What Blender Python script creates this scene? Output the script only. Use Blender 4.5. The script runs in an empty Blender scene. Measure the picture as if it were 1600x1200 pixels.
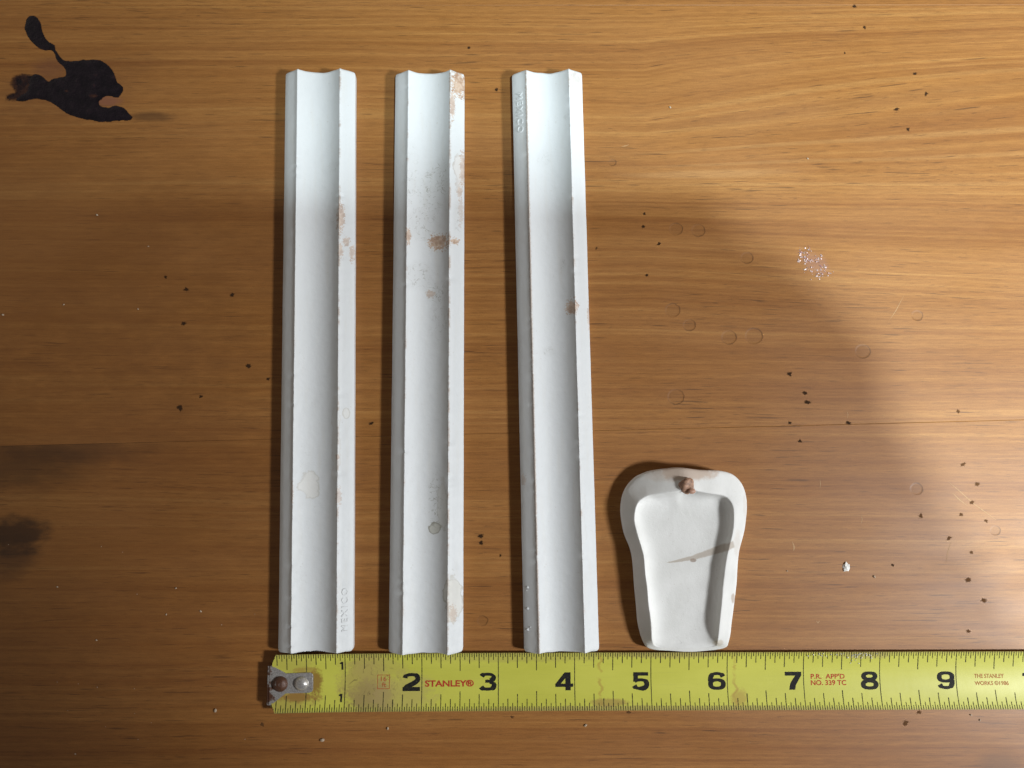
import bpy, bmesh, math, random
from mathutils import Vector, Matrix, noise as mnoise

random.seed(7)
scene = bpy.context.scene
COL = scene.collection
MM = 0.001

# ------------------------------------------------------------------ camera
CAM_H = 0.2665            # lens height over the table (m)
CAM_TILT = math.radians(5.5)
F_PX = 1200.0             # focal length in pixels of the 1600 px wide photograph
cam_data = bpy.data.cameras.new('camera')
cam_data.sensor_width = 36.0
cam_data.lens = 36.0 * F_PX / 1600.0
cam_data.clip_start = 0.004
cam_data.clip_end = 20.0
cam = bpy.data.objects.new('camera', cam_data)
cam.location = (0, 0, CAM_H)
cam.rotation_euler = (CAM_TILT, 0, 0)
COL.objects.link(cam)
scene.camera = cam
scene.render.resolution_x = 1024
scene.render.resolution_y = 768

# ------------------------------------------------------------------ light
world = bpy.data.worlds.new('World')
scene.world = world
world.use_nodes = True
bgn = world.node_tree.nodes['Background']
bgn.inputs['Color'].default_value = (1.0, 0.91, 0.80, 1)
# added ambient fill: bright low down like pale walls, lifting shaded slopes; dimmer overhead
_wt = world.node_tree
_tc = _wt.nodes.new('ShaderNodeTexCoord'); _sx = _wt.nodes.new('ShaderNodeSeparateXYZ'); _mr = _wt.nodes.new('ShaderNodeMapRange')
_wt.links.new(_tc.outputs['Generated'], _sx.inputs[0]); _wt.links.new(_sx.outputs[2], _mr.inputs['Value'])
_mr.inputs['From Min'].default_value = 0.05; _mr.inputs['From Max'].default_value = 0.85
_mr.inputs['To Min'].default_value = 0.46; _mr.inputs['To Max'].default_value = 0.10
_wt.links.new(_mr.outputs['Result'], bgn.inputs['Strength'])

def area_lamp(name, loc, target, size, power, color):
    d = bpy.data.lights.new(name, 'AREA')
    d.shape = 'DISK'
    d.size = size
    d.energy = power
    d.color = color
    o = bpy.data.objects.new(name, d)
    o.location = loc
    o.rotation_euler = (Vector(target) - Vector(loc)).to_track_quat('-Z', 'Y').to_euler()
    COL.objects.link(o)
    return o

# ceiling lamp behind the photographer, and a lamp to the right of the table
_sd = bpy.data.lights.new('ceiling_lamp', 'SPOT')          # shaded pendant, its cone fading to the left of the table
_sd.energy = 110.0; _sd.color = (0.80, 0.96, 1.0); _sd.shadow_soft_size = 0.045
_sd.spot_size = math.radians(27); _sd.spot_blend = 1.0
_so = bpy.data.objects.new('ceiling_lamp', _sd); _so.location = (0.385, -0.36, 1.50)
_so.rotation_euler = (Vector((0.19, 0.04, 0)) - _so.location).to_track_quat('-Z', 'Y').to_euler()
COL.objects.link(_so)
area_lamp('side_lamp', (0.70, -0.17, 0.55), (0.04, 0.0, 0), 0.11, 8.7, (0.95, 0.98, 1.0))

scene.view_settings.view_transform = 'Standard'
scene.view_settings.look = 'None'
scene.view_settings.exposure = 0.0
scene.view_settings.gamma = 1.0
scene.view_settings.use_curve_mapping = False
scene.cycles.use_denoising = True
scene.cycles.max_bounces = 4
scene.cycles.diffuse_bounces = 2
scene.cycles.glossy_bounces = 2

# ------------------------------------------------------------------ helpers
RX = Matrix.Rotation(CAM_TILT, 3, 'X')
def at(px, py, z=0.0):
    """table point (m) seen at a pixel of the 1600x1200 photograph, at height z"""
    d = RX @ Vector(((px - 800.0) / F_PX, (600.0 - py) / F_PX, -1.0))
    k = (CAM_H - z) / -d.z
    return Vector((d.x * k, d.y * k, z))

def link(name, me, mat=None, parent=None):
    o = bpy.data.objects.new(name, me)
    COL.objects.link(o)
    if mat is not None:
        me.materials.append(mat)
    if parent is not None:
        o.parent = parent
    return o

def bm_obj(name, bm, mat=None, parent=None, smooth=False, sharp=None):
    me = bpy.data.meshes.new(name)
    bm.normal_update()
    bm.to_mesh(me)
    bm.free()
    if smooth:
        for p in me.polygons:
            p.use_smooth = True
        if sharp:
            me.set_sharp_from_angle(angle=math.radians(sharp))
    return link(name, me, mat, parent)

def tag(o, label=None, cat=None, group=None, kind=None):
    if label: o['label'] = label
    if cat: o['category'] = cat
    if group: o['group'] = group
    if kind: o['kind'] = kind
    return o

class NT:
    """small builder for node expressions"""
    def __init__(self, name):
        self.mat = bpy.data.materials.new(name)
        self.mat.use_nodes = True
        self.t = self.mat.node_tree
        self.bsdf = self.t.nodes['Principled BSDF']
        self.out = self.t.nodes['Material Output']
    def new(self, typ): return self.t.nodes.new(typ)
    def put(self, sock, v):
        if isinstance(v, bpy.types.NodeSocket): self.t.links.new(v, sock)
        elif isinstance(v, (tuple, list)) and len(v) == 3 and sock.type == 'RGBA': sock.default_value = (*v, 1)
        else: sock.default_value = v
    def m(self, op, a, b=0.0, c=0.0, clamp=False):
        n = self.new('ShaderNodeMath'); n.operation = op; n.use_clamp = clamp
        self.put(n.inputs[0], a); self.put(n.inputs[1], b); self.put(n.inputs[2], c)
        return n.outputs[0]
    def add(self, a, b): return self.m('ADD', a, b)
    def sub(self, a, b): return self.m('SUBTRACT', a, b)
    def mul(self, a, b): return self.m('MULTIPLY', a, b)
    def div(self, a, b): return self.m('DIVIDE', a, b)
    def mx(self, a, b): return self.m('MAXIMUM', a, b)
    def mn(self, a, b): return self.m('MINIMUM', a, b)
    def vec(self, x, y, z=0.0):
        n = self.new('ShaderNodeCombineXYZ')
        self.put(n.inputs[0], x); self.put(n.inputs[1], y); self.put(n.inputs[2], z)
        return n.outputs[0]
    def xyz(self, v):
        n = self.new('ShaderNodeSeparateXYZ'); self.put(n.inputs[0], v)
        return n.outputs[0], n.outputs[1], n.outputs[2]
    def vm(self, op, a, b=(0, 0, 0)):
        n = self.new('ShaderNodeVectorMath'); n.operation = op
        self.put(n.inputs[0], a); self.put(n.inputs[1], b)
        return n.outputs['Value'] if op in ('LENGTH', 'DISTANCE', 'DOT_PRODUCT') else n.outputs[0]
    def noise(self, v, scale=1.0, detail=2.0, rough=0.5, dist=0.0):
        n = self.new('ShaderNodeTexNoise')
        self.put(n.inputs['Vector'], v)
        n.inputs['Scale'].default_value = scale; n.inputs['Detail'].default_value = detail
        n.inputs['Roughness'].default_value = rough; n.inputs['Distortion'].default_value = dist
        return n.outputs['Fac']
    def step(self, v, a, b, lo=0.0, hi=1.0, smooth=True):
        n = self.new('ShaderNodeMapRange')
        n.interpolation_type = 'SMOOTHSTEP' if smooth else 'LINEAR'
        self.put(n.inputs['Value'], v)
        self.put(n.inputs['From Min'], a); self.put(n.inputs['From Max'], b)
        self.put(n.inputs['To Min'], lo); self.put(n.inputs['To Max'], hi)
        return n.outputs['Result']
    def mix(self, f, a, b, blend='MIX'):
        n = self.new('ShaderNodeMix'); n.data_type = 'RGBA'; n.blend_type = blend
        self.put(n.inputs[0], f); self.put(n.inputs[6], a); self.put(n.inputs[7], b)
        return n.outputs[2]
    def ramp(self, f, stops):
        n = self.new('ShaderNodeValToRGB')
        e = n.color_ramp.elements
        while len(e) < len(stops): e.new(0.5)
        for el, (p, c) in zip(e, stops):
            el.position = p; el.color = (*c, 1)
        self.put(n.inputs[0], f)
        return n.outputs[0]
    def bump(self, h, strength=0.3, dist=0.0002, normal=None):
        n = self.new('ShaderNodeBump')
        n.inputs['Strength'].default_value = strength
        n.inputs['Distance'].default_value = dist
        self.put(n.inputs['Height'], h)
        if normal is not None: self.put(n.inputs['Normal'], normal)
        return n.outputs[0]
    def objmm(self):
        n = self.new('ShaderNodeTexCoord')
        return self.vm('MULTIPLY', n.outputs['Object'], (1000, 1000, 1000))
    def blob(self, x, y, cx, cy, rx, ry, wob=None, amp=0.5, soft=0.3, rot=0.0):
        """soft uneven patch, 1 inside and 0 outside"""
        dx = self.sub(x, cx); dy = self.sub(y, cy)
        if rot:
            c, s = math.cos(rot), math.sin(rot)
            dx, dy = self.add(self.mul(dx, c), self.mul(dy, s)), self.sub(self.mul(dy, c), self.mul(dx, s))
        d = self.vm('LENGTH', self.vec(self.div(dx, rx), self.div(dy, ry)))
        if wob is not None:
            d = self.add(d, self.mul(self.sub(wob, 0.5), amp * 2))
        return self.step(d, 1.0 + soft * 0.5, 1.0 - soft * 0.5)
    def set(self, **kw):
        for k, v in kw.items():
            self.put(self.bsdf.inputs[k.replace('_', ' ')], v)

def simple(name, color, rough=0.6, metallic=0.0, var=0.0, scale=1.5, coat=0.0, bump=0.0, spec=0.5):
    n = NT(name)
    p = n.objmm()
    nz = n.noise(p, scale, 4)
    dark = tuple(c * (1 - var) for c in color); lite = tuple(min(1, c * (1 + var)) for c in color)
    n.set(Base_Color=n.ramp(nz, [(0.3, dark), (0.7, lite)]), Roughness=rough, Metallic=metallic)
    n.bsdf.inputs['Coat Weight'].default_value = coat
    n.bsdf.inputs['Specular IOR Level'].default_value = spec
    if bump:
        n.set(Normal=n.bump(n.noise(p, scale * 3, 4), bump, 0.0002))
    return n.mat

# ------------------------------------------------------------------ table: wood
def wood_material():
    n = NT('stained_pine')
    p = n.objmm()
    x, y, z = n.xyz(p)
    info = n.new('ShaderNodeObjectInfo')
    shift = n.mul(info.outputs['Object Index'], 37.3)
    # long slow waviness of the grain
    w1 = n.noise(n.vec(n.mul(x, 0.007), n.mul(y, 0.018), shift), 1, 2)
    w2 = n.noise(n.vec(n.mul(x, 0.02), n.mul(y, 0.05), n.add(shift, 5)), 1, 2)
    yw = n.add(y, n.add(n.mul(n.sub(w1, .5), 3.5), n.mul(n.sub(w2, .5), 1.0)))
    # cathedral figure opening to the right in the upper board
    c0 = at(1010, 283) / MM
    u = n.step(x, c0.x, c0.x + 150, 0, 1, False)
    v = n.sub(yw, c0.y + 1.0)
    up = n.div(v, n.add(1.0, n.mul(u, 1.0)))
    dn = n.div(v, n.add(1.0, n.mul(u, 0.25)))
    vv = n.add(n.mx(up, 0.0), n.mn(dn, 0.0))
    near = n.step(n.m('ABSOLUTE', v), 70, 30)
    g = n.add(n.mul(vv, near), n.mul(v, n.sub(1.0, near)))
    # growth bands
    def band(sx, sy, o, det=2, r=.55): return n.noise(n.vec(n.mul(x, sx), n.mul(g, sy), n.add(shift, o)), 1, det, r)
    b1 = band(.0018, .055, 1, 1)
    b2 = band(.0030, .28, 2, 1)
    b3 = band(.008, 1.0, 3, 2)
    f = n.add(n.add(n.mul(b1, .30), n.mul(b2, .28)), n.mul(b3, .42))
    # a slow random blotch of the finish
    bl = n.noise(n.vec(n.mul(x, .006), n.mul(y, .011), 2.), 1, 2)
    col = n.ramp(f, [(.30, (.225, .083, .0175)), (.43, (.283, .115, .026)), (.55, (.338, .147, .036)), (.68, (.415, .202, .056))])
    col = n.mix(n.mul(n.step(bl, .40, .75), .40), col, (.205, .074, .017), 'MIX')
    # pale streak that outlines the cathedral tip
    tip = n.mul(n.blob(x, g, c0.x + 22, 1.0 + 0.5, 26, 1.3, b3, .3, 1.0), .45)
    col = n.mix(tip, col, (.44, .235, .085))
    east = n.step(x, c0.x - 25, c0.x + 30)
    for gc, gw, am, cc in ((9.6, .9, .45, (.45, .24, .08)), (4.6, .7, .35, (.44, .235, .08)), (-2.0, .9, .30, (.44, .235, .08)), (18.5, 2.6, .40, (.215, .088, .024)), (14.0, 1.0, .25, (.22, .09, .025)), (-10.2, .5, .45, (.20, .08, .022)), (24.0, 1.3, .35, (.45, .24, .075))):
        kk = n.step(n.m('ABSOLUTE', n.sub(g, gc)), gw, gw * .25)
        col = n.mix(n.mul(n.mul(kk, east), am * .75), col, cc)
    # short dark pores along the grain
    d1 = n.noise(n.vec(n.mul(x, .085), n.mul(g, 2.1), n.add(shift, 11)), 1, 1.5)
    d2 = n.noise(n.vec(n.mul(x, .30), n.mul(g, 3.6), n.add(shift, 12)), 1, 1)
    dens = n.noise(n.vec(n.mul(x, .012), n.mul(y, .045), 3), 1, 2)
    k1 = n.mul(n.step(n.add(d1, n.mul(n.sub(dens, .5), .22)), .645, .76), .62)
    k2 = n.mul(n.step(n.add(d2, n.mul(n.sub(dens, .5), .2)), .66, .78), .40)
    col = n.mix(k1, col, (.055, .022, .008))
    col = n.mix(k2, col, (.07, .028, .010))
    # fine fibre grain
    fg = n.add(n.mul(n.noise(n.vec(n.mul(x, .15), n.mul(y, 2.1), n.add(shift, 21)), 1, 3, .75), .62), n.mul(n.noise(p, 2.4, 2, .8), .38))
    col = n.mix(.66, col, n.mix(1.0, col, n.ramp(fg, [(.30, (.62, .585, .55)), (.70, (1.36, 1.40, 1.44))]), 'MULTIPLY'))
    # knots / dark smudges (uneven edges)
    wob = n.noise(n.vec(n.mul(x, .10), n.mul(y, .22), 1.7), 1, 4, .6)
    lower = n.m('COMPARE', info.outputs['Object Index'], 2.0, .5)
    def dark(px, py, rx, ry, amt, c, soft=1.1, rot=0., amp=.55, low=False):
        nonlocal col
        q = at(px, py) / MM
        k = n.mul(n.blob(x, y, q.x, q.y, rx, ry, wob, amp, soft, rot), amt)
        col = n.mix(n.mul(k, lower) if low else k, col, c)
    # light falling off leftward, painted in as darker, redder wood round the knots
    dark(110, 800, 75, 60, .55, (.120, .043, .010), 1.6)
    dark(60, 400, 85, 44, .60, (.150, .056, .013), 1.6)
    dark(48, 722, 20, 8.5, .60, (.030, .014, .006), rot=.12, low=True, soft=1.5)
    dark(130, 704, 22, 4.5, .34, (.040, .018, .008), 1.3, low=True)
    dark(30, 836, 10, 6.0, .80, (.022, .010, .005), .8, amp=.9)
    dark(20, 870, 7, 7, .55, (.035, .016, .008))
    dark(235, 182, 7, 1.6, .6, (.06, .026, .009))
    dark(1562, 1198, 7, 4, .40, (.10, .045, .018), .9)
    dark(1562, 1052, 5, 2.5, .35, (.09, .045, .02))
    # spilled colour soaked in round the ink stain
    dark(120, 130, 24, 11, .25, (.10, .035, .015), 1.3, .3, .7)
    dark(75, 108, 6, 3.5, .35, (.15, .055, .035), 1.0)
    dark(165, 157, 5.5, 1.8, .55, (.20, .075, .055), .8, 0)
    dark(1272, 411, 5.2, 3.0, .30, (.36, .19, .16), .9, -.6, .7)
    # dents left by something round, shade painted darker inside and along one side
    rings = [(1056,358,11),(1091,360,11),(1167,403,10),(1051,485,12),(1077,508,10),(1139,527,12),(1178,525,14),
             (1056,620,13),(1348,549,12),(1432,764,10),(957,254,6),(1555,829,8),(754,970,8),(1433,493,9)]
    hsum = None; edge = None
    wr = n.noise(n.vec(n.mul(x, .8), n.mul(y, .8), 4), 1, 2)
    for i, (px, py, r) in enumerate(rings):
        q = at(px, py) / MM
        rr = r / 4.62
        dr = n.vm('LENGTH', n.vec(n.sub(x, q.x), n.mul(n.sub(y, q.y), 1.08)))
        dd = n.add(dr, n.mul(n.sub(wr, .5), .9))
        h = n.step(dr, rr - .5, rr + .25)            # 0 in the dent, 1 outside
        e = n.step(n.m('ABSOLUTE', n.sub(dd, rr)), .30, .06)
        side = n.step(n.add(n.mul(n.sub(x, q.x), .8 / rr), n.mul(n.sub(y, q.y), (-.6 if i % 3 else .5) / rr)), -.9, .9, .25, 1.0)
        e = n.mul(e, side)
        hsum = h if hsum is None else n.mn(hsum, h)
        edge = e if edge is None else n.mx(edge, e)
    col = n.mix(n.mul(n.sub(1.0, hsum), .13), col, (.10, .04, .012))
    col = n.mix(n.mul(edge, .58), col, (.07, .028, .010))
    # wear: brushed marks in the varnish
    rg = n.noise(n.vec(n.mul(x, .02), n.mul(y, .05), 9), 1, 3)
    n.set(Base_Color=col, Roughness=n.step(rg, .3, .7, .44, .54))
    n.bsdf.inputs['Specular IOR Level'].default_value = .48
    nb = n.bump(fg, .07, .00010)
    nb = n.bump(hsum, .30, .00018, nb)
    n.set(Normal=nb)
    return n.mat

WOOD = wood_material()
table = bpy.data.objects.new('table_top', None)
COL.objects.link(table)
tag(table, 'honey brown varnished pine table top with horizontal grain', 'table', kind='structure')

def seam(k):                      # the joints between the boards, as straight lines on the table
    a, b = [(at(0, 9 ), at(1600, 8)), (at(0, 697), at(1400, 661))][k]
    d = (b - a).normalized()
    return a, d
def seam_y(k, xx):
    a, d = seam(k)
    return a.y + (xx - a.x) * d.y / d.x
XL, XR = -0.62, 0.70
def board(idx, lo, hi):
    """one glued board, its long edges lightly rounded"""
    bm = bmesh.new()
    prof = []
    g = 0.00001
    rows = []
    for xx in (XL, XR):
        y0 = lo(xx) + g; y1 = hi(xx) - g
        r = 0.00016
        rows.append([bm.verts.new((xx, yy, zz)) for yy, zz in
            ((y0, -.028), (y0, -r), (y0 + r * .3, -r * .3), (y0 + r, 0), (y1 - r, 0), (y1 - r * .3, -r * .3), (y1, -r), (y1, -.028))])
    a, b = rows
    m = len(a)
    for i in range(m):
        j = (i + 1) % m
        bm.faces.new((a[i], b[i], b[j], a[j]))
    bm.faces.new(a); bm.faces.new(list(reversed(b)))
    bmesh.ops.recalc_face_normals(bm, faces=bm.faces)
    o = bm_obj('plank', bm, WOOD, table)
    o.pass_index = idx
    return o
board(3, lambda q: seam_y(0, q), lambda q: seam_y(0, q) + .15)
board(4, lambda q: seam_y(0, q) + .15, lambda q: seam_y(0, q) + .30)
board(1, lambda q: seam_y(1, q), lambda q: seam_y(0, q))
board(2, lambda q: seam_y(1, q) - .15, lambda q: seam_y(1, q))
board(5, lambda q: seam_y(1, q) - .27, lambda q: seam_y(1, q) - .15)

# dark pits in the wood
def pit_material(name, c):
    n = NT(name)
    e = n.new('ShaderNodeAttribute'); e.attribute_name = 'inner'
    p = n.objmm()
    n.set(Base_Color=c, Roughness=.9, Alpha=n.step(n.add(e.outputs['Fac'], n.mul(n.sub(n.noise(p, 2.0, 3, .7), .5), .9)), .18, .72))
    n.bsdf.inputs['Specular IOR Level'].default_value = .05
    return n.mat
PIT = pit_material('pit_dark', (.042, .022, .012))
PIT_FAINT = pit_material('pit_brown', (.115, .055, .024))
def pit(px, py, r, ex=1.0, rot=0.):
    bm = bmesh.new()
    lay = bm.verts.layers.float.new('inner')
    q = at(px, py)
    ph = random.random() * 9
    rim = []
    cv = bm.verts.new((q.x, q.y, .00005)); cv[lay] = 1.0
    for k in range(14):
        a = k / 14 * math.tau
        rr = r * 1.02 / 4620 * (1 + .7 * mnoise.noise(Vector((math.cos(a) * 1.6 + ph, math.sin(a) * 1.6, ph))))
        dx, dy = math.cos(a) * rr * ex, math.sin(a) * rr
        v = bm.verts.new((q.x + dx * math.cos(rot) - dy * math.sin(rot), q.y + dx * math.sin(rot) + dy * math.cos(rot), .00003))
        v[lay] = 0.0
        rim.append(v)
    for k in range(14):
        bm.faces.new((cv, rim[k], rim[(k + 1) % 14]))
    return bm_obj('wood_pit', bm, PIT_FAINT if px > 1425 and py > 600 or px in (1415, 1436, 982, 800, 410, 932) else PIT, table)
for a in [(259,433,4),(291,452,4,1.5),(363,461,5),(287,506,4.5,1.2),(388,572,4.5,1.4),(419,592,3.5,1.3),(314,620,3.5),(281,637,6),
          (733,75,3.5),(776,140,4,1.3),(580,662,3.5,1.5,.3),(751,838,4.5,1.5),(752,848,4.5,1.4,.3),(782,868,3.2),
          (1007,334,3,1.2),(1005,354,3.8,1.2,.4),(1030,381,4),(1011,430,3.4),(932,388,3),(1234,584,4.5,1.5),(1258,614,4.5,1.2),
          (1262,629,4.5,1.5,-.2),(1234,661,3.5,1.3),(1326,661,4,2.0),(1250,689,3.4,1.4),(1335,10,3.4,1.6),(1351,43,4.2),(1320,83,2.6),
          (1429,115,3.2,1.7,.2),(1447,147,4.5),(1401,171,4,1.5),(1419,202,4.4),(1497,643,3.5,1.3),(1505,726,3.8,1.4,.3),(1527,757,4.5),
          (1518,785,4,1.4,.4),(1502,804,3.6,1.3,.5),(1439,806,4.5,1.3,.4),(1541,814,3.6,1.3),(1483,841,4,1.5,.2),(1518,863,3.2,1.6),
          (1395,883,2.8,1.4),(1513,906,5,1.7,.2),(1537,938,5,1.5,.2),(1513,986,3.6,1.6),(1415,1130,5.2,1.3,.2),(1436,1113,3.4,1.4,.5),
          (982,1113,3,1.8),(800,1120,3.0,1.5),(410,1132,4,1.3)]:
    pit(*a)
# pale scratches in the varnish
SCR = simple('scratched_varnish', (.42, .25, .12), .7, var=.2, scale=2)
def scratch(pts, w):
    bm = bmesh.new()
    P = [at(*q) for q in pts]
    L, R = [], []
    for i, q in enumerate(P):
        d = (P[min(i + 1, len(P) - 1)] - P[max(i - 1, 0)]).normalized()
        nn = Vector((-d.y, d.x, 0)) * (w / 9240 * (0.15 if i in (0, len(P) - 1) else 1))
        L.append(bm.verts.new((q + nn) + Vector((0, 0, .00003)))); R.append(bm.verts.new((q - nn) + Vector((0, 0, .00003))))
    for i in range(len(P) - 1):
        bm.faces.new((L[i], R[i], R[i + 1], L[i + 1]))
    bm_obj('scratch', bm, SCR, table)
for pts, w in [([(1481,752),(1500,768),(1521,787),(1538,799),(1560,815)], 1.1), ([(1488,770),(1498,780),(1511,790)], 1.8),
               ([(1238,846),(1241,855),(1240,861)], 3.0), ([(1346,804),(1347,812),(1345,820)], 1.2), ([(1281,748),(1282,756),(1281,764)], 1.2),
               ([(1323,641),(1325,648),(1324,654)], 1.0), ([(1275,970),(1278,973),(1281,970)], 2.4), ([(971,229),(977,228),(983,226)], 1.5),
               ([(1390,500),(1400,485),(1412,462)], 1.0), ([(1478,880),(1481,862),(1486,846)], 1.0)]:
    scratch(pts, w)

# ------------------------------------------------------------------ dried ink stain
INK = NT('dried_ink')
p = INK.objmm(); nz = INK.noise(p, .30, 5, .65); nf = INK.noise(p, 1.4, 4, .7)
ea = INK.new('ShaderNodeAttribute'); ea.attribute_name = 'inner'
th = INK.new('ShaderNodeAttribute'); th.attribute_name = 'thin'
thin = INK.step(INK.add(th.outputs['Fac'], INK.mul(INK.sub(nz, .5), 1.2)), .35, .85)
body = INK.ramp(nz, [(.35, (.004, .0025, .005)), (.62, (.008, .004, .008)), (.78, (.040, .015, .016))])
INK.set(Base_Color=INK.mix(INK.mul(thin, .8), body, (.034, .012, .015)), Roughness=INK.step(nz, .3, .7, .14, .34))
INK.set(Normal=INK.bump(INK.add(nz, INK.mul(nf, .4)), .5, .0005))
INK.set(Alpha=INK.mul(INK.step(INK.add(ea.outputs['Fac'], INK.mul(INK.sub(nf, .5), .9)), .22, .70), INK.sub(1.0, INK.mul(thin, .40))))
ZOOM7 = [(185,95),(215,100),(240,135),(250,180),(265,220),(290,250),(325,270),(332,300),(358,338),(390,365),(450,362),(540,355),(600,362),
         (650,395),(680,440),(697,490),(735,520),(725,550),(705,580),(660,572),(625,572),(605,590),(590,612),(600,634),(640,640),(690,631),(740,645),
         (770,680),(788,697),(765,715),(700,718),(610,725),(520,712),(450,695),(390,670),(330,625),(270,595),(205,588),(140,602),(90,598),(120,570),
         (165,545),(172,500),(182,465),(212,442),(252,455),(290,490),(320,465),(388,457),(395,430),(378,395),(350,372),(332,345),(322,312),
         (300,300),(265,298),(230,285),(190,250),(165,215),(150,170),(155,120)]
def smooth_loop(pts, per=4):
    out = []
    m = len(pts)
    for i in range(m):
        p0, p1, p2, p3 = (Vector(pts[(i + k) % m]) for k in (-1, 0, 1, 2))
        for s in range(per):
            t = s / per
            out.append(.5 * ((2 * p1) + (-p0 + p2) * t + (2 * p0 - 5 * p1 + 4 * p2 - p3) * t * t + (-p0 + 3 * p1 - 3 * p2 + p3) * t ** 3))
    return out
def sdist(px, py, poly):
    """signed distance in pixels to a closed outline, positive inside"""
    d2 = 1e9; inside = False
    m = len(poly)
    for i in range(m):
        ax_, ay_ = poly[i]; bx_, by_ = poly[(i + 1) % m]
        ex, ey = bx_ - ax_, by_ - ay_; wx, wy = px - ax_, py - ay_
        L2 = ex * ex + ey * ey
        t = max(0., min(1., (wx * ex + wy * ey) / L2)) if L2 > 1e-9 else 0.
        d2 = min(d2, (wx - ex * t) ** 2 + (wy - ey * t) ** 2)
        if (ay_ > py) != (by_ > py) and px < ex * (py - ay_) / ey + ax_: inside = not inside
    return math.sqrt(d2) * (1 if inside else -1)
def ink_mesh():
    body = [tuple(q) for q in smooth_loop([(a / 3.81, b / 3.81) for a, b in ZOOM7], 2)]
    smear = [(a / 3.81, b / 3.81) for a, b in [(28,602),(34,560),(84,545),(52,505),(70,452),(130,430),(200,440),(262,468),(300,520),(285,590),(200,592),(120,606)]]
    bm = bmesh.new()
    la = bm.verts.layers.float.new('inner'); lt = bm.verts.layers.float.new('thin')
    x0, x1, y0, y1, st = 2, 214, 20, 196, 1.5
    nx, ny = int((x1 - x0) / st), int((y1 - y0) / st)
    G = {}
    for i in range(nx + 1):
        for k in range(ny + 1):
            X, Y = x0 + i * st, y0 + k * st
            w = 1.3 * mnoise.noise(Vector((X * .12, Y * .12, 5)))
            d1 = sdist(X + w, Y + w, body)
            d2 = sdist(X, Y, smear) if X < 90 else -9
            a1 = max(0., min(1., (d1 + 1.6) / 3.2)); a2 = max(0., min(1., (d2 + 3) / 9.)) * .75
            al = max(a1, a2)
            if al <= 0: continue
            hgt = .00003 + .00012 * max(0., min(1., d1 / 6.)) ** .5
            v = bm.verts.new(at(X, Y, hgt)); v[la] = al
            t = 0.
            for cx, cy, rx_, ry_, am in ((148, 150, 20, 7, .75), (104, 142, 9, 5, .8), (20, 130, 30, 26, .9), (190, 180, 7, 4, .5)):
                t = max(t, am * max(0., 1 - math.hypot((X - cx) / rx_, (Y - cy) / ry_)))
            if a2 > a1: t = max(t, .6)
            v[lt] = t
            G[i, k] = v
    for (i, k), v in G.items():
        q = [G.get(z) for z in ((i, k), (i, k + 1), (i + 1, k + 1), (i + 1, k))]
        if all(q): bm.faces.new(q)
    bmesh.ops.delete(bm, geom=[v for v in bm.verts if not v.link_faces], context='VERTS')
    return bm_obj('ink_stain', bm, INK.mat, smooth=True)
ink = ink_mesh()
tag(ink, 'dark purple black dried spill with a thin tail on the brown wood', 'stain')

# ------------------------------------------------------------------ glazed white bars
def to_local(o_inv, px, py, z=0.):
    q = o_inv @ at(px, py, z)
    return q.x / MM, q.y / MM

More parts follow.
